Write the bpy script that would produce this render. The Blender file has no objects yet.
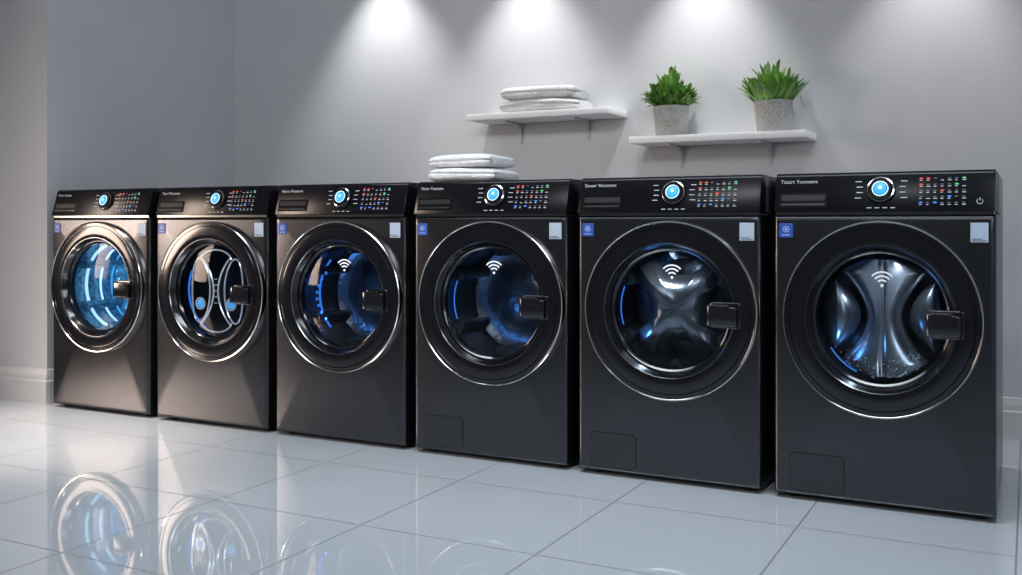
import bpy, bmesh, math, random
from mathutils import Vector, Matrix
random.seed(4)
C = bpy.context.collection
PI = math.pi
bpy.context.scene.view_settings.view_transform = 'Standard'

# ------------------------------------------------------------------ materials
def new_mat(name):
    m = bpy.data.materials.new(name); m.use_nodes = True
    return m, m.node_tree.nodes, m.node_tree.links, m.node_tree.nodes['Principled BSDF']

def mat(name, col, metal=0.0, rough=0.5, var=0.06, scale=30.0, bump=0.0, bscale=None, emit=None, estr=0.0, coat=0.0, spec=0.5, stretch=None, clear=0.0):
    m, N, L, b = new_mat(name)
    tc = N.new('ShaderNodeTexCoord')
    src = tc.outputs['Object']
    if stretch:
        mp = N.new('ShaderNodeMapping'); mp.inputs['Scale'].default_value = stretch
        L.new(src, mp.inputs['Vector']); src = mp.outputs['Vector']
    no = N.new('ShaderNodeTexNoise'); no.inputs['Scale'].default_value = scale; no.inputs['Detail'].default_value = 4
    L.new(src, no.inputs['Vector'])
    r = N.new('ShaderNodeValToRGB')
    r.color_ramp.elements[0].position = 0.3; r.color_ramp.elements[1].position = 0.7
    r.color_ramp.elements[0].color = tuple(max(0, c*(1-var)) for c in col) + (1,)
    r.color_ramp.elements[1].color = tuple(min(1, c*(1+var)) for c in col) + (1,)
    L.new(no.outputs['Fac'], r.inputs['Fac']); L.new(r.outputs['Color'], b.inputs['Base Color'])
    b.inputs['Metallic'].default_value = metal; b.inputs['Roughness'].default_value = rough
    b.inputs['Coat Weight'].default_value = coat; b.inputs['Coat Roughness'].default_value = 0.05
    b.inputs['Specular IOR Level'].default_value = spec
    b.inputs['Alpha'].default_value = 1-clear
    if bump:
        n2 = N.new('ShaderNodeTexNoise'); n2.inputs['Scale'].default_value = bscale or scale; n2.inputs['Detail'].default_value = 3
        L.new(src, n2.inputs['Vector'])
        bp = N.new('ShaderNodeBump'); bp.inputs['Strength'].default_value = bump; bp.inputs['Distance'].default_value = 0.01
        L.new(n2.outputs['Fac'], bp.inputs['Height']); L.new(bp.outputs['Normal'], b.inputs['Normal'])
    if emit:
        b.inputs['Emission Color'].default_value = tuple(emit)+(1,); b.inputs['Emission Strength'].default_value = estr
    return m

def floor_mat():
    m, N, L, b = new_mat('glossy_tile')
    g = N.new('ShaderNodeNewGeometry'); s = N.new('ShaderNodeSeparateXYZ'); L.new(g.outputs['Position'], s.inputs[0])
    def mth(op, a, bb=None):
        n = N.new('ShaderNodeMath'); n.operation = op
        for i, v in enumerate((a, bb)):
            if v is None: continue
            if isinstance(v, (int, float)): n.inputs[i].default_value = v
            else: L.new(v, n.inputs[i])
        return n.outputs[0]
    T = 0.545
    def line(sock, off):
        v = mth('ADD', mth('DIVIDE', mth('SUBTRACT', sock, off), T), 100.5)
        d = mth('MULTIPLY', mth('ABSOLUTE', mth('SUBTRACT', mth('FRACT', v), 0.5)), T)
        return mth('LESS_THAN', d, 0.0026)
    mask = mth('MAXIMUM', line(s.outputs['X'], 1.26), line(s.outputs['Y'], -0.28))
    no = N.new('ShaderNodeTexNoise'); no.inputs['Scale'].default_value = 2.0; L.new(g.outputs['Position'], no.inputs['Vector'])
    r = N.new('ShaderNodeValToRGB')
    r.color_ramp.elements[0].color = (.47,.505,.54,1); r.color_ramp.elements[1].color = (.54,.575,.61,1)
    L.new(no.outputs['Fac'], r.inputs['Fac'])
    mx = N.new('ShaderNodeMix'); mx.data_type = 'RGBA'
    L.new(mask, mx.inputs['Factor']); L.new(r.outputs['Color'], mx.inputs['A']); mx.inputs['B'].default_value = (.19,.20,.21,1)
    L.new(mx.outputs['Result'], b.inputs['Base Color'])
    L.new(mth('ADD', mth('MULTIPLY', mask, 0.4), 0.035), b.inputs['Roughness'])
    b.inputs['IOR'].default_value = 3.1
    return m

def glass_mat(name, tint):
    m, N, L, b = new_mat(name); N.remove(b)
    out = N['Material Output']
    t = N.new('ShaderNodeBsdfTransparent'); t.inputs['Color'].default_value = tint+(1,)
    g = N.new('ShaderNodeBsdfGlossy'); g.inputs['Roughness'].default_value = 0.03
    f = N.new('ShaderNodeFresnel'); f.inputs['IOR'].default_value = 1.25
    mx = N.new('ShaderNodeMixShader')
    L.new(f.outputs[0], mx.inputs[0]); L.new(t.outputs[0], mx.inputs[1]); L.new(g.outputs[0], mx.inputs[2])
    L.new(mx.outputs[0], out.inputs['Surface'])
    return m

M = dict(
    wall=mat('painted_wall', (.58,.588,.612), 0, .75, .02, 3, .03, 160),
    trim=mat('white_trim', (.58,.58,.595), 0, .4, .02, 8),
    ceil=mat('ceiling_paint', (.40,.40,.42), 0, .8, .02, 5),
    floor=floor_mat(),
    body=mat('graphite_metal', (.080,.081,.087), .94, .25, .10, 60, 0.012, 300, stretch=(1,1,12)),
    panel=mat('gloss_black', (.005,.005,.007), 0, .24, .1, 20, spec=.25),
    bezel=mat('piano_black', (.007,.007,.009), .1, .14, .1, 20, coat=.3),
    handle=mat('satin_black', (.010,.010,.012), .2, .14, .1, 40, coat=.8),
    dark=mat('recess_black', (.006,.006,.007), 0, .45, .1, 40),
    gun=mat('gunmetal_trim', (.26,.255,.25), 1, .18, .1, 40),
    latch=mat('latch_metal', (.20,.195,.19), 1, .18, .1, 40),
    chrome=mat('polished_chrome', (.85,.82,.79), 1, .13, .04, 60),
    steel=mat('drum_steel', (.095,.11,.135), .9, .30, .25, 14, .25, 40),
    darksteel=mat('dark_drum', (.012,.016,.024), .2, .5, .25, 14, .15, 40, spec=.2),
    cyan_drum=mat('lit_cyan_drum', (.13,.29,.42), .5, .25, .6, 50, .5, 45, emit=(.02,.16,.36), estr=.05),  # drum wall given a faint blue glow of its own
    crystal=mat('glassy_metal', (.46,.48,.51), .9, .24, .06, 25),
    drop=mat('water_bead', (.70,.78,.85), .6, .05, .05, 60),
    silver=mat('silver_tube', (.85,.88,.91), .85, .18, .05, 25, emit=(.85,.92,1), estr=.20),  # soft white glow put into the tubes to brighten the silver
    fin=mat('dark_fin', (.30,.315,.335), .9, .27, .12, 25),
    white=mat('white_print', (.42,.44,.47), 0, .5, .03, 60, emit=(.8,.85,1), estr=.12),  # printed marks with a slight glow put into them
    brand=mat('dim_print', (.42,.43,.45), 0, .5, .03, 60, emit=(.8,.85,1), estr=.06),  # lettering with a very faint glow put in
    wifi=mat('white_symbol', (.80,.82,.85), 0, .5, .03, 60, emit=(.85,.9,1), estr=.42),
    wifi2=mat('faint_symbol', (.58,.60,.63), 0, .5, .03, 60, emit=(.85,.9,1), estr=.34),
    grey=mat('grey_print', (.24,.25,.28), 0, .5, .05, 60, emit=(.5,.5,.55), estr=.03),  # small print, also given a trace of glow
    red=mat('red_led', (.5,.04,.03), 0, .4, .05, 60, emit=(1,.10,.06), estr=.45),
    green=mat('green_led', (.05,.5,.15), 0, .4, .05, 60, emit=(.1,.9,.3), estr=.40),
    cyan=mat('cyan_led', (.02,.18,.42), 0, .4, .05, 60, emit=(.05,.40,.85), estr=.90),
    cyan2=mat('white_cyan_led', (.35,.58,.72), 0, .4, .05, 60, emit=(.55,.87,1), estr=.95),
    blue=mat('blue_led_and_glint', (.03,.12,.4), 0, .4, .05, 60, emit=(.04,.22,.9), estr=.9),  # LEDs, and blue glints drawn as glowing arcs
    badge=mat('blue_badge', (.03,.09,.40), 0, .35, .15, 60),
    emblem=mat('pale_emblem', (.45,.55,.75), 0, .5, .03, 60),
    sticker=mat('pale_sticker', (.42,.50,.60), 0, .5, .05, 60),
    sticker2=mat('sticker_ink', (.10,.14,.22), 0, .5, .05, 60),
    foot=mat('rubber_foot', (.015,.015,.015), 0, .6, .1, 60),
    towel=mat('white_terry', (.86,.865,.875), 0, .95, .05, 90, .9, 170),
    pot=mat('grey_ceramic', (.50,.49,.475), 0, .8, .12, 60, .7, 120),
    soil=mat('soil', (.04,.03,.02), 0, .9, .3, 60, .6, 90),
    leaf=mat('green_leaf', (.145,.32,.052), 0, .5, .5, 18),
    leaf2=mat('bright_leaf', (.155,.34,.06), 0, .45, .5, 14),
    shelf=mat('white_shelf', (.92,.92,.93), 0, .45, .01, 8),
    bracket=mat('grey_bracket', (.50,.50,.52), .1, .45, .04, 20),
    glass=glass_mat('door_glass', (.76,.82,.88)),
)

# ------------------------------------------------------------------ mesh helpers
def finish(bm, name, mtl, ang=32):
    bmesh.ops.remove_doubles(bm, verts=bm.verts, dist=1e-6)
    bmesh.ops.recalc_face_normals(bm, faces=bm.faces)
    for f in bm.faces: f.smooth = True
    for e in bm.edges:
        if len(e.link_faces) == 2 and e.calc_face_angle(0) > math.radians(ang): e.smooth = False
    me = bpy.data.meshes.new(name); bm.to_mesh(me); bm.free()
    me.materials.append(mtl); return me

def link(name, me, parent=None, loc=(0,0,0)):
    o = bpy.data.objects.new(name, me); C.objects.link(o)
    o.location = loc
    if parent: o.parent = parent
    return o

def obj(name, bm, mtl, parent=None, loc=(0,0,0), ang=32):
    return link(name, finish(bm, name, mtl, ang), parent, loc)

def tag(o, label, cat, group=None):
    o['label'] = label; o['category'] = cat
    if group: o['group'] = group
    return o

def struct(name, bm, mtl):
    o = obj(name, bm, mtl); o['kind'] = 'structure'; return o

def box(bm, x0, x1, y0, y1, z0, z1, bev=0, seg=2, mtx=None):
    vs = [bm.verts.new(p) for p in ((x0,y0,z0),(x1,y0,z0),(x1,y1,z0),(x0,y1,z0),(x0,y0,z1),(x1,y0,z1),(x1,y1,z1),(x0,y1,z1))]
    fs = [bm.faces.new([vs[i] for i in q]) for q in ((0,3,2,1),(4,5,6,7),(0,1,5,4),(1,2,6,5),(2,3,7,6),(3,0,4,7))]
    if mtx is not None:
        for v in vs: v.co = mtx @ v.co
    if bev:
        es = list({e for f in fs for e in f.edges})
        bmesh.ops.bevel(bm, geom=es, offset=bev, segments=seg, affect='EDGES', profile=.5)
    return bm

def prism(bm, pts, fn0, fn1, bev=0, seg=2):
    a = [bm.verts.new(fn0(*p)) for p in pts]; b = [bm.verts.new(fn1(*p)) for p in pts]
    n = len(pts)
    fs = [bm.faces.new(a), bm.faces.new(b[::-1])]
    for i in range(n): fs.append(bm.faces.new((a[i], b[i], b[(i+1)%n], a[(i+1)%n])))
    if bev:
        es = list({e for f in fs for e in f.edges})
        bmesh.ops.bevel(bm, geom=es, offset=bev, segments=seg, affect='EDGES', profile=.5)
    return bm

def lathe(bm, prof, mp, n=96, closed=False, a0=0, a1=2*PI):
    full = abs(a1-a0-2*PI) < 1e-6
    cnt = n if full else n+1
    rings = []
    for r, h in prof:
        if r < 1e-7: rings.append([bm.verts.new(mp(0,0,h))]*cnt)
        else: rings.append([bm.verts.new(mp(r, a0+(a1-a0)*k/n, h)) for k in range(cnt)])
    m = len(rings)
    for i in range(m if closed else m-1):
        A, B = rings[i], rings[(i+1)%m]
        for k in range(n):
            k2 = (k+1) % cnt
            q = []
            for v in (A[k], A[k2], B[k2], B[k]):
                if v not in q: q.append(v)
            if len(q) >= 3:
                try: bm.faces.new(q)
                except ValueError: pass
    return bm

def tube(bm, pts, rad, n=8, closed=False):
    P = [Vector(p) for p in pts]; m = len(P); rings = []
    for i in range(m):
        if closed: t = P[(i+1)%m]-P[i-1]
        else: t = P[min(i+1,m-1)]-P[max(i-1,0)]
        t.normalize()
        up = Vector((0,1,0))
        if abs(t.dot(up)) > .95: up = Vector((1,0,0))
        a = t.cross(up).normalized(); b = t.cross(a)
        rings.append([bm.verts.new(P[i]+rad*(a*math.cos(2*PI*k/n)+b*math.sin(2*PI*k/n))) for k in range(n)])
    for i in range(m if closed else m-1):
        A, B = rings[i], rings[(i+1)%m]
        for k in range(n): bm.faces.new((A[k], A[(k+1)%n], B[(k+1)%n], B[k]))
    if not closed:
        bm.faces.new(rings[0]); bm.faces.new(rings[-1])
    return bm

# ------------------------------------------------------------------ room
XW, YW, YF, ZC = -0.075, 1.28, 0.04, 2.7
struct('floor', box(bmesh.new(), -3.5, 6.2, -6.5, 1.5, -.1, 0), M['floor'])
struct('wall_back', box(bmesh.new(), XW, 6.0, YW, YW+.2, 0, ZC), M['wall'])
struct('wall_left', box(bmesh.new(), -3.5, XW, YF, YW+.2, 0, ZC), M['wall'])
struct('wall_right', box(bmesh.new(), 6.0, 6.2, -6.5, YW+.2, 0, ZC), M['wall'])
struct('ceiling', box(bmesh.new(), -3.5, 6.2, -6.5, 1.5, ZC, ZC+.1), M['ceil'])
BP = [(0,0),(.022,0),(.022,.105),(.016,.113),(.016,.135),(.010,.146),(.008,.158),(0,.162)]
struct('baseboard_back', prism(bmesh.new(), BP, lambda d,z:(XW+.024,YW-d,z), lambda d,z:(6.0,YW-d,z)), M['trim'])
struct('baseboard_left', prism(bmesh.new(), BP, lambda d,z:(-3.5,YF-d,z), lambda d,z:(XW+d,YF-d,z)), M['trim'])
struct('baseboard_alcove', prism(bmesh.new(), BP, lambda d,z:(XW+d,YF-d,z), lambda d,z:(XW+d,YW,z)), M['trim'])

# ------------------------------------------------------------------ washer meshes (local: x centre, front y=0, floor z=0)
HW, Z0, Z1, DEP, ZD = .310, .014, .872, .76, .563
def yaxis(r, a, h): return (r*math.cos(a), h, ZD + r*math.sin(a))

def cabinet_bm(dx=0.0):
    bm = bmesh.new()
    zc, hh = (Z0+Z1)/2, (Z1-Z0)/2
    angs = [2*PI*k/96 for k in range(96)]
    for sx, z in ((HW-dx,Z0),(HW-dx,Z1),(-HW-dx,Z0),(-HW-dx,Z1)): angs.append(math.atan2(z-ZD, sx) % (2*PI))
    angs = sorted(angs)
    full, hole = [], []
    for a in angs:
        c, s = math.cos(a), math.sin(a)
        wx = HW-dx if c > 0 else HW+dx
        t = min((wx/abs(c)) if abs(c) > 1e-9 else 9, ((Z1-ZD)/s) if s > 1e-9 else ((Z0-ZD)/s if s < -1e-9 else 9))
        full.append((dx+t*c, ZD+t*s)); hole.append((dx+.205*c, ZD+.205*s))
    def ins(p, d): return (p[0]*(1-d/HW), zc+(p[1]-zc)*(1-d/hh))
    loops = [[(x,.06,z) for x,z in hole], [(x,0,z) for x,z in hole]]
    R = .016
    for k in range(6):
        a = PI/2*k/5
        loops.append([(q[0], R*(1-math.cos(a)), q[1]) for q in (ins(p, R*(1-math.sin(a))) for p in full)])
    loops.append([(x,DEP,z) for x,z in full])
    V = [[bm.verts.new(p) for p in lp] for lp in loops]
    n = len(angs)
    for i in range(len(V)-1):
        for k in range(n): bm.faces.new((V[i][k], V[i][(k+1)%n], V[i+1][(k+1)%n], V[i+1][k]))
    bm.faces.new(V[-1])
    return bm

PO = Vector((0,-.006,.880)); PV = Vector((0,.034,.116)).normalized(); PN = Vector((0,-PV.z,PV.y))
PM = Matrix(((1,0,0,0),(0,PV.y,PN.y,0),(0,PV.z,PN.z,0),(0,0,0,1))); PM.translation = PO
def quad_uv(bm, u0, u1, v0, v1, w=.0012):
    return box(bm, u0, u1, v0, v1, -.0004, w, mtx=PM)
def pmap(cu, cv):
    return lambda r,a,h: PM @ Vector((cu+r*math.cos(a), cv+r*math.sin(a), h))

CACHE = {}
def cached(key, fn, mtl, ang=32):
    if key not in CACHE: CACHE[key] = finish(fn(), key, mtl, ang)
    return CACHE[key]

def panel_bm():
    pts = [(-.006,.880),(.026,.990),(.030,.996),(.036,1.0),(.14,1.0),(.14,.880)]
    return prism(bmesh.new(), pts, lambda y,z:(-.308,y,z), lambda y,z:(.308,y,z), .003, 2)
def drawer_bm():
    bm = bmesh.new(); box(bm, -.294, -.150, .014, .062, -.001, .003, .0015, 1, mtx=PM); return bm
def drawer_handle_bm():
    return box(bmesh.new(), -.286, -.158, .020, .026, .003, .0075, .001, 1, mtx=PM)
def drawer_slot_bm():
    return box(bmesh.new(), -.286, -.158, .036, .054, .0028, .0036, mtx=PM)
DV = .066
def dial_bm():
    return lathe(bmesh.new(), [(.042,-.001),(.042,.005),(.0405,.008),(.037,.009),(.034,.011),(.033,.018),(.031,.020),(.024,.020),(.0235,.017),(0,.017)], pmap(-.008,DV), 64)
def dial_rim_bm():
    return lathe(bmesh.new(), [(.0368,.009),(.0382,.0114),(.0352,.0126),(.0335,.0112)], pmap(-.008,DV), 64, closed=True)
def dial_light_bm():
    return lathe(bmesh.new(), [(.0232,.0172),(.0232,.0200),(.0225,.0210),(.0208,.0210),(.0202,.0172)], pmap(-.008,DV), 48, closed=True)
def dial_core_bm():
    return lathe(bmesh.new(), [(.0178,.0171),(.0178,.0195),(.0160,.0205),(0,.0210)], pmap(-.008,DV), 40)
def dial_sym_bm():
    bm = bmesh.new()
    lathe(bm, [(0,.0205),(.0056,.0205),(.0056,.0216),(0,.0216)], pmap(-.008,DV+.003), 20)
    return bm
def ticks_bm(s):
    bm = bmesh.new()
    for k in range(4):
        v = .042 + k*.017; u = -.008 + s*(.060 + .004*(k in (0,3)))
        quad_uv(bm, u-.009, u+.009, v, v+.0024)
    return bm
def under_bm():
    bm = bmesh.new()
    for k in range(4): quad_uv(bm, -.046+k*.022, -.046+k*.022+.013, .011, .0135)
    return bm
def legend_bm():
    bm = bmesh.new(); rr = random.Random(7)
    for c in range(7):
        u = .108 + c*.0190
        for r in range(5):
            v = .020+r*.0185
            if rr.random() < .80: quad_uv(bm, u, u+.006+.005*rr.random(), v, v+.0023)
    return bm
def grey_marks_bm():
    bm = bmesh.new(); rr = random.Random(9)
    for c in range(7):
        u = .108 + c*.0190
        for r in range(5):
            if rr.random() < .8: quad_uv(bm, u, u+.008, .0265+r*.0185, .0280+r*.0185)
    return bm
REDS = ((0,4),(0,3),(1,4),(3,2))
BLUES = ((0,0),(2,0),(4,1))
GREENS = ((6,4),(5,3))
def ind_bm(c, r):
    u = .108+c*.0190; v = .0250+r*.0185
    return quad_uv(bmesh.new(), u, u+.0090, v, v+.0040, .002)
def power_bm():
    bm = bmesh.new()
    lathe(bm, [(.0085,-.0002),(.0085,.0015),(.0070,.0015),(.0070,-.0002)], pmap(.268,.030), 28, closed=True, a0=PI*.72, a1=PI*2.28)
    quad_uv(bm, .2671, .2689, .032, .041, .0015)
    return bm
def rim_bm():
    return lathe(bmesh.new(), [(.2912,.001),(.2912,-.018),(.2905,-.0218),(.2888,-.0236),(.2866,-.0232),(.2855,-.0218),(.2853,-.019),(.2853,.001)], yaxis, 128, closed=True)
def bezel_bm():
    return lathe(bmesh.new(), [(.2851,.0),(.2851,-.0190),(.2834,-.0205),(.2720,-.0215),(.2706,-.0198),(.2692,-.0198),(.2676,-.0222),(.262,-.0230),(.240,-.0236),(.222,-.0235),(.2175,-.0222),(.2150,-.0190),(.206,.002),(.199,.009),(.194,.013),(.194,.03),(.199,.03),(.2025,.0)], yaxis, 144, closed=True)
def inner_ring_bm():
    return lathe(bmesh.new(), [(.2205,-.0230),(.2200,-.0246),(.2182,-.0246),(.2168,-.0226),(.2172,-.0205)], yaxis, 128, closed=True)
def glass_bm():
    return lathe(bmesh.new(), [(.1935*k/12, .014-.022*(1-(k/12)**2)) for k in range(13)], yaxis, 80)
def handle_bm():
    pts = [(.152,-.018),(.148,-.032),(.138,-.035),(.133,-.039),(.139,-.046),(.150,-.049),(.218,-.045),(.232,-.041),(.230,-.037),(.178,-.039),(.170,-.032),(.174,-.018)]
    return prism(bmesh.new(), pts, lambda x,y:(x,y,ZD-.040), lambda x,y:(x,y,ZD+.026-.18*max(0,x-.20)), .005, 3)
def handle_frame_bm():
    pts = [(.142,-.002),(.142,-.025),(.148,-.028),(.228,-.028),(.240,-.0265),(.240,-.010)]
    return prism(bmesh.new(), pts, lambda x,y:(x,y,ZD-.047), lambda x,y:(x,y,ZD+.034), .005, 3)
def handle_strip_bm():
    return box(bmesh.new(), .148, .206, -.0485, -.0420, ZD+.0250, ZD+.0280, .001, 1)
def drum_bm():
    return lathe(bmesh.new(), [(.1985,.031),(.203,.06),(.206,.22),(.200,.25),(.175,.268),(.12,.272),(.10,.262),(.05,.255),(0,.255)], yaxis, 80)
def rib_bm(k):
    a = PI/2 + k*PI/3; c, s = math.cos(a), math.sin(a)
    def f(t, h, y): return (c*h - s*t, y, ZD + s*h + c*t)
    pr = [(-.030,.205),(-.018,.180),(-.008,.168),(0,.164),(.008,.168),(.018,.180),(.030,.205)]
    return prism(bmesh.new(), pr, lambda t,h:f(t,h,.06), lambda t,h:f(t,h,.25))
def rrect(m):
    pts = []
    for cx, cz, a in ((-.116,.130,0),(-.246,.130,PI/2),(-.246,.046,PI),(-.116,.046,1.5*PI)):
        for k in range(5): pts.append((cx+(.014+m)*math.cos(a+PI/2*k/4), cz+(.014+m)*math.sin(a+PI/2*k/4)))
    return pts
def hatch_bm(): return prism(bmesh.new(), rrect(0), lambda x,z:(x,-.0022,z), lambda x,z:(x,.002,z))
def hatch_gap_bm(): return prism(bmesh.new(), rrect(.0025), lambda x,z:(x,-.0006,z), lambda x,z:(x,.002,z))
def foot_bm(x, y):
    return lathe(bmesh.new(), [(0,0),(.024,0),(.026,.005),(.020,.016),(0,.016)], lambda r,a,h:(x+r*math.cos(a), y+r*math.sin(a), h), 20)
def badge_bm(): return box(bmesh.new(), -.293,-.251,-.0025,.001,.802,.846,.002,1)
def badge_mark_bm():
    bm = bmesh.new()
    mp = lambda r,a,h:(-.272+r*math.cos(a), h, .828+r*math.sin(a))
    lathe(bm, [(.0075,-.0031),(.0095,-.0031),(.0095,-.002),(.0075,-.002)], mp, 28, closed=True)
    lathe(bm, [(0,-.0031),(.0035,-.0031),(.0035,-.002),(0,-.002)], mp, 16)
    box(bm, -.284,-.260,-.0031,-.002,.809,.8115)
    return bm
def sticker_bm(): return box(bmesh.new(), .244,.290,-.0015,.001,.792,.848)
def sticker_ink_bm():
    bm = bmesh.new()
    for x0,x1,z0,z1 in ((.248,.286,.795,.7975),(.248,.275,.800,.8025)): box(bm, x0,x1,-.0021,-.001,z0,z1)
    return bm
def wifi_bm(dx, dz):
    bm = bmesh.new(); y = -.010; c0 = Vector((dx, y, ZD+dz-.022))
    mp = lambda r,a,h: c0 + Vector((r*math.cos(a), h, r*math.sin(a)))
    for r in (.016,.028,.040):
        lathe(bm, [(r-.0022,-.0006),(r+.0022,-.0006),(r+.0022,.0006),(r-.0022,.0006)], mp, 20, closed=True, a0=PI*.24, a1=PI*.76)
    lathe(bm, [(0,-.0006),(.0044,-.0006),(.0044,.0006),(0,.0006)], mp, 16)
    return bm

def text_mesh(body, size):
    cu = bpy.data.curves.new('t', 'FONT'); cu.body = body; cu.size = size; cu.extrude = .0006
    o = bpy.data.objects.new('t', cu); C.objects.link(o)
    bpy.context.view_layer.update()
    me = bpy.data.meshes.new_from_object(o.evaluated_get(bpy.context.evaluated_depsgraph_get()))
    bpy.data.objects.remove(o); bpy.data.curves.remove(cu)
    return me

# inner ornaments -------------------------------------------------------------
def star_bm():
    bm = bmesh.new(); n, rr = 120, 16; R = []; D = []
    cc, cr = .214, .104
    for k in range(n):
        a = 2*PI*k/n
        d = abs((a + PI/4) % (PI/2) - PI/4)
        s = cc*math.sin(d)
        r = .188
        if s < cr: r = min(r, cc*math.cos(d) - math.sqrt(cr*cr-s*s))
        R.append(r); D.append(d/(PI/4))
    c = bm.verts.new((0,.052,ZD)); prev = None
    for j in range(1, rr+1):
        t = j/rr; ring = []
        for k in range(n):
            a = 2*PI*k/n; r = R[k]*t
            y = .052 + .030*(r/.186)**2 + .060*t**4*(1-.75*D[k]**3) - .014*math.exp(-((1-D[k])*r/.024)**2)*t
            ring.append(bm.verts.new((r*math.cos(a), y, ZD+r*math.sin(a))))
        for k in range(n):
            if prev is None: bm.faces.new((c, ring[k], ring[(k+1)%n]))
            else: bm.faces.new((prev[k], ring[k], ring[(k+1)%n], prev[(k+1)%n]))
        prev = ring
    return bm
def hourglass_bm():
    bm = bmesh.new(); nz, ns = 44, 110; rows = []
    for i in range(nz+1):
        q = -1+2*i/nz; z = .176*q
        w = min(.054+.118*abs(q)**1.7, math.sqrt(.190**2-z*z))
        row = []
        for k in range(ns+1):
            s = -1+2*k/ns
            y = .108 - .056*math.sqrt(max(0,1-s*s)) + .010*math.exp(-(s/.10)**2)*(.4+.6*abs(q)) + .024*(1-q*q)
            row.append(bm.verts.new((w*s, y, ZD-.002+z)))
        rows.append(row)
    for i in range(nz):
        for k in range(ns): bm.faces.new((rows[i][k], rows[i][k+1], rows[i+1][k+1], rows[i+1][k]))
    return bm
def side_paddle_bm(s):
    bm = bmesh.new(); rows = []
    for i in range(25):
        q = -1+2*i/24; z = .105*q
        xin = .074+.066*q*q; xo = math.sqrt(max(.0,.192**2-z*z))
        row = []
        for k in range(17):
            t = k/16
            row.append(bm.verts.new((s*(xin+(xo-xin)*t), .125-.045*math.sin(PI*t)*(1-.5*q*q), ZD+z)))
        rows.append(row)
    for i in range(24):
        for k in range(16): bm.faces.new((rows[i][k], rows[i][k+1], rows[i+1][k+1], rows[i+1][k]))
    return bm
def beads_bm():
    bm = bmesh.new(); rr = random.Random(3)
    for k in range(90):
        a = rr.uniform(PI*1.22, PI*1.78); r = rr.uniform(.125,.180); s = rr.uniform(.0012,.0030)
        mtx = Matrix.Translation((r*math.cos(a), .020+.004*rr.random(), ZD+r*math.sin(a)))
        bmesh.ops.create_icosphere(bm, subdivisions=1, radius=s, matrix=mtx)
    return bm
TR = .0036
def outer_loop_bm(s):
    pts = []
    for k in range(72):
        t = 2*PI*k/72
        z = .134*math.sin(t)
        c = math.cos(t)
        x = (.088 + .052*c) if c > 0 else (.088 + .048*c)
        x += .012*math.sin(t)**2
        pts.append((s*x, .030, ZD+z))
    return tube(bmesh.new(), pts, TR, 10, closed=True)
def waist_bm(s):
    pts = []
    for k in range(41):
        t = -1+2*k/40
        pts.append((s*(.012+.072*abs(t)**1.9), .022, ZD+.150*t - .008*abs(t)**4*t))
    return tube(bmesh.new(), pts, TR*1.1, 10)
def cap_bm(s):
    return tube(bmesh.new(), [(.086*math.sin(a), .022, ZD+s*(.126+.046*math.cos(a))) for a in (-PI*.46+PI*.92*k/28 for k in range(29))], TR*1.1, 10)
def dash_bm(k):
    z = ZD-.05+k*.025
    return tube(bmesh.new(), [(-.008,.022,z),(.008,.022,z)], .0020, 6)
def dot_bm(x, y, z, r):
    return lathe(bmesh.new(), [(0,-.003),(r*.7,-.002),(r,.0),(r*.7,.002),(0,.003)], lambda q,a,h:(x+q*math.cos(a), y+h, ZD+z+q*math.sin(a)), 20)
def ring_bm(x, y, z, r, w):
    return lathe(bmesh.new(), [(r-w,-.003),(r,-.003),(r,.003),(r-w,.003)], lambda q,a,h:(x+q*math.cos(a), y+h, ZD+z+q*math.sin(a)), 32, closed=True)
def arc_bm(r, y, a0, a1, rad):
    n = 40
    return tube(bmesh.new(), [(r*math.cos(a0+(a1-a0)*k/n), y, ZD+r*math.sin(a0+(a1-a0)*k/n)) for k in range(n+1)], rad, 8)

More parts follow.
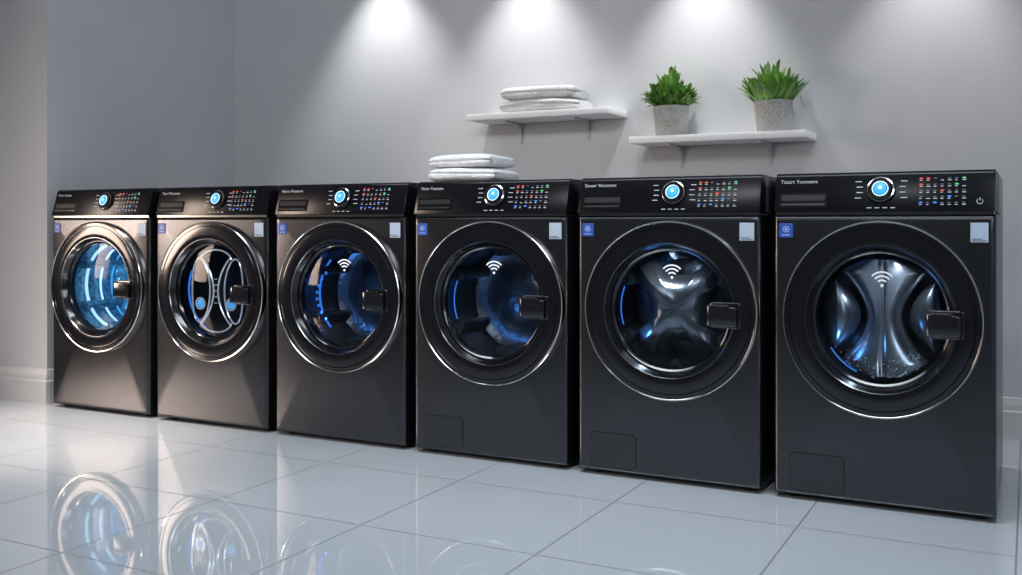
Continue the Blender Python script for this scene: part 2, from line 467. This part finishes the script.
PITCH = .66
TEXTS = ['Wosr Usmes', 'Tase Wosemes', 'Veros Vosoosm', 'Vinse Yooosm', 'Smoer Vansooen', 'Tasart Yoooems']
LABELS = [
    'dark graphite washing machine with bright cyan glowing drum, beside the left wall',
    'dark graphite washing machine with curly silver loop shapes behind its door glass',
    'dark graphite washing machine with a column of blue dot lights inside its drum',
    'dark graphite washing machine with two folded white towels on its top',
    'dark graphite washing machine with a grey four-armed star inside its drum',
    'largest, nearest dark graphite washing machine with hourglass-shaped fin inside its drum, right end of row',
]
DIALX = (.042,.045,.024,.034,.034,.010)
DOORX = (0,.014,.010,.012,.014,0)
def washer(i):
    t = bpy.data.objects.new('washing_machine', None); C.objects.link(t)
    t.location = (i*PITCH + .322, 0, 0); t.empty_display_size = .1
    tag(t, LABELS[i], 'washing machine', 'front-loading washing machines in a row')
    P = lambda name, key, fn, m, par=t, ang=32: link(name, cached(key, fn, M[m], ang), par)
    ox = DOORX[i]
    P('cabinet', 'cabinet%g' % ox, lambda: cabinet_bm(ox), 'body')
    P('top_cover', 'top_cover', lambda: box(bmesh.new(), -HW, HW, .143, DEP, Z1+.003, .998, .004), 'body')
    for x, y in ((-.26,.06),(.26,.06),(-.26,.70),(.26,.70)):
        P('foot', 'foot%g%g' % (x,y), lambda: foot_bm(x,y), 'foot')
    P('seam_strip', 'seam_strip', lambda: box(bmesh.new(), -.304, .304, .004, .13, Z1-.001, .881), 'gun')
    cp = P('control_panel', 'control_panel', panel_bm, 'panel')
    me = text_mesh(TEXTS[i], .0165); me.transform(PM @ Matrix.Translation((-.292,.092,.0004))); me.materials.clear(); me.materials.append(M['brand'])
    link('lettering', me, cp)
    for s in (-1,1): P('dial_ticks', 'dial_ticks%d' % s, lambda: ticks_bm(s), 'white', cp).location.x = DIALX[i]
    P('dial_legend', 'dial_legend', under_bm, 'white', cp).location.x = DIALX[i]
    P('programme_legend', 'programme_legend', legend_bm, 'white', cp)
    P('small_print', 'small_print', grey_marks_bm, 'grey', cp)
    for nm, cells in (('red', REDS), ('blue', BLUES), ('green', GREENS)):
        for c, r in cells: P(nm+'_indicator', '%s_indicator%d%d' % (nm,c,r), lambda: ind_bm(c,r), nm, cp)
    if i == 5: P('power_symbol', 'power_symbol', power_bm, 'white', cp)
    dr = P('detergent_drawer', 'detergent_drawer', drawer_bm, 'panel')
    P('drawer_handle', 'drawer_handle', drawer_handle_bm, 'gun', dr)
    P('drawer_slot', 'drawer_slot', drawer_slot_bm, 'dark', dr)
    di = P('dial', 'dial', dial_bm, 'panel'); di.location.x = DIALX[i]
    P('dial_rim', 'dial_rim', dial_rim_bm, 'chrome', di)
    P('dial_light', 'dial_light', dial_light_bm, 'cyan2', di)
    P('dial_centre', 'dial_centre', dial_core_bm, 'cyan', di)
    P('dial_symbol', 'dial_symbol', dial_sym_bm, 'cyan2', di)
    bd = P('badge', 'badge', badge_bm, 'badge'); P('badge_mark', 'badge_mark', badge_mark_bm, 'emblem', bd)
    st = P('sticker', 'sticker', sticker_bm, 'sticker'); P('sticker_print', 'sticker_print', sticker_ink_bm, 'sticker2', st)
    if i >= 3:
        h = P('service_hatch', 'service_hatch', hatch_bm, 'body'); P('hatch_gap', 'hatch_gap', hatch_gap_bm, 'dark', h)
    d = P('door', 'door', bezel_bm, 'bezel')
    P('door_rim', 'door_rim', rim_bm, 'chrome', d)
    P('inner_ring', 'inner_ring', inner_ring_bm, 'gun', d)
    P('door_glass', 'door_glass', glass_bm, 'glass', d)
    P('door_handle', 'door_handle', handle_bm, 'handle', d)
    P('handle_frame', 'handle_frame', handle_frame_bm, 'bezel', d)
    P('handle_highlight_trim', 'handle_highlight_trim', handle_strip_bm, 'latch', d)  # bright metal strip added as a line highlight on the grip
    if i >= 2:
        dx, dz = ((.03,.125),(.02,.13),(.012,.13),(.008,.122))[i-2]
        obj('wireless_symbol', wifi_bm(dx,dz), M['wifi2' if i == 5 else 'wifi'], d)
    cy = i == 0
    key, mm = (('drum_cyan','cyan_drum') if cy else ('drum_dark','darksteel') if i == 1 else ('drum','steel'))
    dm = P('drum', key, drum_bm, mm)
    d.location.x = dm.location.x = ox
    if i == 5: d.scale.x = dm.scale.x = .96
    if i not in (1,5):
        for k in range(6): P('lifter', 'lifter%d%d' % (k, cy), lambda: rib_bm(k), 'cyan_drum' if cy else 'steel', dm, 60)
    if i == 0:
        obj('drum_glow', arc_bm(.190,.09,PI*.60,PI*1.42,.007), M['cyan2'], dm)
        obj('drum_glow', arc_bm(.190,.17,PI*.66,PI*1.36,.005), M['cyan2'], dm)
        obj('drum_glow', arc_bm(.186,.23,PI*.72,PI*1.30,.004), M['cyan'], dm)
    if i == 1:
        for s in (-1,1):
            obj('loop_insert', outer_loop_bm(s), M['silver'], dm)
            obj('waist_insert', waist_bm(s), M['silver'], dm)
            obj('cap_insert', cap_bm(s), M['silver'], dm)
        for k in range(5): obj('dash_insert', dash_bm(k), M['silver'], dm)
        for x in (-.088,.082):
            obj('drum_glow', dot_bm(x,.026,-.055,.019), M['cyan'], dm)
            obj('light_collar', ring_bm(x,.024,-.055,.026,.005), M['silver'], dm)
        obj('drum_glow', arc_bm(.180,.05,PI*.85,PI*1.35,.004), M['blue'], dm)
    if i == 2:
        for k in range(8): obj('drum_glow', dot_bm(-.165+.045*(k/3.5-1)**2,.07,.085-.026*k,.0065), M['blue'], dm)
        obj('drum_glow', arc_bm(.190,.12,PI*.75,PI*1.25,.004), M['blue'], dm)
    if i == 3: obj('drum_glow', arc_bm(.190,.07,PI*.88,PI*1.12,.0024), M['blue'], dm)  # short blue glint drawn as a glowing arc
    if i == 4:
        obj('star_insert', star_bm(), M['fin'], dm)
        obj('drum_glow', arc_bm(.190,.06,PI*.88,PI*1.10,.0022), M['blue'], dm)  # glowing arc standing in for a blue glint at left
    if i == 5:
        obj('hourglass_insert', hourglass_bm(), M['crystal'], dm)
        for s in (-1,1): obj('side_paddle', side_paddle_bm(s), M['fin'], dm)
        bo = obj('water_drops', beads_bm(), M['drop'], dm); bo['kind'] = 'stuff'
        obj('drum_glow', arc_bm(.190,.09,PI*1.18,PI*1.36,.0020), M['blue'], dm)  # glowing arc standing in for a faint glint low in the drum
    e1, e2 = ((1.9,1.0),(.30,.12),(1.0,.18),(.45,.25),(.32,.9),(.35,.9))[i]
    lz = .176 if i == 4 else .15
    lx = -.02 if i == 4 else .05
    for (x, y, z, tg, e, col) in ((-.13,.045,-.09,(.04,.25,.06),e1,(.10,.38,1) if i else (.34,.74,1)), (lx,.035,lz,(-.02,.22,-.12),e2,(.76,.87,1))):
        la = bpy.data.lights.new('drum_lamp', 'SPOT'); la.energy = e; la.color = col; la.shadow_soft_size = .015  # unseen spots added to brighten the drum and its inserts
        la.spot_size = math.radians(130); la.spot_blend = .6
        lo = bpy.data.objects.new('drum_lamp', la); C.objects.link(lo)
        b0 = Vector((t.location.x+ox, 0, ZD)); lo.location = b0+Vector((x,y,z))
        lo.rotation_euler = (Vector(tg)-Vector((x,y,z))).to_track_quat('-Z','Y').to_euler()
    return t
for i in range(6): washer(i)

# ------------------------------------------------------------------ shelves
def shelf(x0, x1, z, brs, label):
    t = bpy.data.objects.new('wall_shelf', None); C.objects.link(t); t.location = ((x0+x1)/2, YW, z); t.empty_display_size = .1
    tag(t, label, 'shelf', 'white floating wall shelves')
    h = (x1-x0)/2
    obj('board', box(bmesh.new(), -h, h, -.235, 0, -.03, 0, .003), M['shelf'], t)
    for bx_ in brs:
        x = bx_-(x0+x1)/2
        bm = prism(bmesh.new(), [(0,-.03),(-.16,-.03),(-.16,-.037),(-.030,-.042),(-.010,-.058),(-.008,-.130),(0,-.130)], lambda y,zz:(x-.006,y,zz), lambda y,zz:(x+.006,y,zz), .0015, 1)
        obj('bracket', bm, M['bracket'], t)
shelf(1.61, 2.345, 1.368, (1.79, 2.15), 'white floating wall shelf holding folded white towels')
shelf(2.44, 3.205, 1.228, (2.61, 3.01), 'white floating wall shelf holding two potted green plants')

# ------------------------------------------------------------------ towels
def towel(loc, w, d, h, label, group, seed, rz=0, folds=(0.0,), cr=1.0):
    """neatly folded flat towel: soft slab, rounded fold at left, thin crease lines at front and right"""
    rr = random.Random(seed); bm = bmesh.new(); nx, na = 44, 96; rings = []
    sg = lambda v, p: math.copysign(abs(v)**p, v)
    for i in range(nx+1):
        u = -math.cos(PI*i/nx); x = w/2*sg(u, .8)
        s = (1-abs(u)**8)**.5 if abs(u) < 1 else 0
        ring = []
        for k in range(na):
            a = 2*PI*k/na
            y = d/2*sg(math.cos(a), .34); z = h/2*sg(math.sin(a), .66)
            y *= .92+.08*s; z *= .42+.58*s
            cre = 0
            for f in folds:
                zm = h*(f + .05*math.sin(x*11+seed+f*7))
                cre += cr*math.exp(-((z-zm)/(h*.05))**2)
            if math.cos(a) < 0: y += cre*.013
            xx = x - (cre*.016*(u-.6)/.4 if u > .6 else 0)
            sag = .0045*math.sin(x*13+seed*2.1)*math.cos(y*11+seed) - .004*abs(u)**3
            z += sag*(.5+.5*math.sin(a)) + rr.uniform(-.0004,.0004)
            ring.append(bm.verts.new((xx + .002*math.sin(a*3+seed), y+.0035*math.sin(x*27+seed+a), min(h, max(0, z+h/2)))))
        rings.append(ring)
    for i in range(nx):
        for k in range(na): bm.faces.new((rings[i][k], rings[i][(k+1)%na], rings[i+1][(k+1)%na], rings[i+1][k]))
    bm.faces.new(rings[0]); bm.faces.new(rings[-1])
    o = obj('folded_towel', bm, M['towel'], None, loc, 120)
    o.rotation_euler.z = rz
    tag(o, label, 'towel', group)
towel((1.985,1.155,1.3683), .400, .20, .058, 'lower folded white towel lying directly on the upper left shelf', 'towels on the shelf', 1, 0, (.02,))
towel((1.972,1.155,1.4267), .370, .195, .062, 'upper folded white towel of the pair on the wall shelf', 'towels on the shelf', 2, .04, (-.02,))
towel((2.150,.17,1.0003), .285, .21, .052, 'lower folded white towel lying directly on a washing machine top', 'towels on the washing machine', 3, 0, (.10,), .8)
towel((2.143,.17,1.0527), .268, .20, .050, 'upper folded white towel of the pair on the washing machine', 'towels on the washing machine', 5, -.03, (0,), .9)

# ------------------------------------------------------------------ plants
def leaf(bm, base, az, lean, L, W, curl):
    n = 7; rows = []
    d = Vector((math.cos(az), math.sin(az), 0)); side = Vector((-math.sin(az), math.cos(az), 0))
    p = Vector(base); ang = lean
    for k in range(n+1):
        t = k/n
        w = W*(math.sin(PI*min(1,(t*.84+.10)))**.6)*(1 if t < .99 else .25)
        inward = (-d*math.cos(ang)+Vector((0,0,1))*math.sin(ang))
        rows.append((bm.verts.new(p-side*w+inward*w*.28), bm.verts.new(p), bm.verts.new(p+side*w+inward*w*.28)))
        p = p + (d*math.sin(ang)+Vector((0,0,1))*math.cos(ang))*(L/n); ang += curl/n
    for k in range(n):
        a, b = rows[k], rows[k+1]
        for s in (0,1): bm.faces.new((a[s], a[s+1], b[s+1], b[s]))
def plant(loc, pr, ph, kind, label):
    t = bpy.data.objects.new('potted_plant', None); C.objects.link(t); t.location = loc; t.empty_display_size = .05
    tag(t, label, 'plant', 'potted plants on the shelf')
    mp = lambda r,a,h:(r*math.cos(a), r*math.sin(a), h)
    def weave(r, a, h):
        if r > pr*.79 and .006 < h < ph-.008: r += .0028*math.sin(a*20)*math.sin(h*PI/.0130)
        return (r*math.cos(a), r*math.sin(a), h)
    prof = [(0,0),(pr*.76,0),(pr*.80,.004)]
    for k in range(1,49): prof.append((pr*(.80+.19*k/48), .004+(ph-.012)*k/48))
    prof += [(pr,ph-.003),(pr*.985,ph),(pr*.93,ph),(pr*.90,ph-.02),(pr*.88,ph-.03)]
    p = obj('pot', lathe(bmesh.new(), prof, weave, 160), M['pot'], t, ang=60)
    obj('soil', lathe(bmesh.new(), [(0,ph-.014),(pr*.5,ph-.013),(pr*.905,ph-.018)], mp, 32), M['soil'], p)
    rr = random.Random(11+kind); bm = bmesh.new()
    if kind == 0:
        for k in range(480):
            r = pr*1.05*math.sqrt(rr.random()); a = rr.uniform(0,2*PI)
            hz = .015 if r > pr*.85 else 0
            lean = .05+ .95*(r/pr) + rr.uniform(-.3,.45)
            leaf(bm, (r*math.cos(a), r*math.sin(a), ph-.008+hz+rr.uniform(0,.125)*(1.25-r/pr)), a+rr.uniform(-1.1,1.1), lean, rr.uniform(.038,.072), rr.uniform(.0075,.0120), rr.uniform(-.7,.7))
    else:
        for k in range(260):
            r = pr*.95*math.sqrt(rr.random()); a = rr.uniform(0,2*PI)
            lean = .02+ .70*(r/pr) + rr.uniform(-.2,.25)
            leaf(bm, (r*math.cos(a), r*math.sin(a), ph-.010+rr.uniform(0,.090)*(1.1-r/pr)), a+rr.uniform(-.8,.8), lean, rr.uniform(.065,.118), rr.uniform(.0095,.0140), rr.uniform(-.5,.5))
    obj('foliage', bm, M['leaf' if kind == 0 else 'leaf2'], t, ang=80)
plant((2.60,1.155,1.2285), .080, .135, 0, 'bushy small-leaved green plant in grey pot, the left of the two plants')
plant((3.05,1.155,1.2285), .080, .135, 1, 'taller upright-leaved green plant in grey pot, the right of the two plants')

# ------------------------------------------------------------------ lights
def look(o, tgt): o.rotation_euler = (Vector(tgt)-o.location).to_track_quat('-Z','Y').to_euler()
def lamp(kind, loc, tgt, energy, col=(1,1,1), **kw):
    la = bpy.data.lights.new(kind.lower()+'_lamp', kind); la.energy = energy; la.color = col
    for k, v in kw.items(): setattr(la, k, v)
    o = bpy.data.objects.new(kind.lower()+'_lamp', la); C.objects.link(o); o.location = loc; look(o, tgt); return o
for x, e, z in ((1.0,64,2.45),(1.84,52,2.39),(2.72,50,2.33),(3.68,35,2.31)):
    lamp('SPOT', (x, 1.03, z), (x, 1.12, 0), e, (1,.99,.985), spot_size=math.radians(74), spot_blend=.80, shadow_soft_size=.03)
lamp('AREA', (2.8,-.75,2.65), (2.8,-.75,0), 38, (.82,.91,1), shape='RECTANGLE', size=3.6, size_y=.4, spread=math.radians(110))
lamp('SPOT', (.2,-.8,2.6), (.45,-.40,0), 370, (1,.88,.79), spot_size=math.radians(42), spot_blend=1.0, shadow_soft_size=.15)
lamp('AREA', (-2.2,-2.4,1.3), (2.2,0,.3), 12, (1,.78,.63), shape='RECTANGLE', size=.8, size_y=1.4, spread=math.radians(60))  # unseen warm light added for sheen on the left washers
lamp('AREA', (5.6,-2.6,2.0), (3.0,0,.5), 24, (.78,.89,1), shape='RECTANGLE', size=.6, size_y=1.6)  # unseen cool light added for sheen on the right washers
lamp('AREA', (3.0,-3.4,2.5), (1.2,1.2,1.5), 11, (.95,.98,1), shape='RECTANGLE', size=2.0, size_y=.5, spread=math.radians(70))  # unseen neutral fill added to lift the alcove walls

w = bpy.data.worlds.new('World'); bpy.context.scene.world = w; w.use_nodes = True
bg = w.node_tree.nodes['Background']; bg.inputs['Color'].default_value = (.50,.59,.72,1); bg.inputs['Strength'].default_value = .11

# ------------------------------------------------------------------ camera
cd = bpy.data.cameras.new('camera'); cam = bpy.data.objects.new('camera', cd); C.objects.link(cam)
cd.sensor_width = 36; cd.lens = 1000/1022*36; cd.shift_y = -64.5/1022
th = math.atan(1000/1928)
cam.location = (4.015,-3.12,.847); cam.rotation_euler = (PI/2, 0, th)
bpy.context.scene.camera = cam
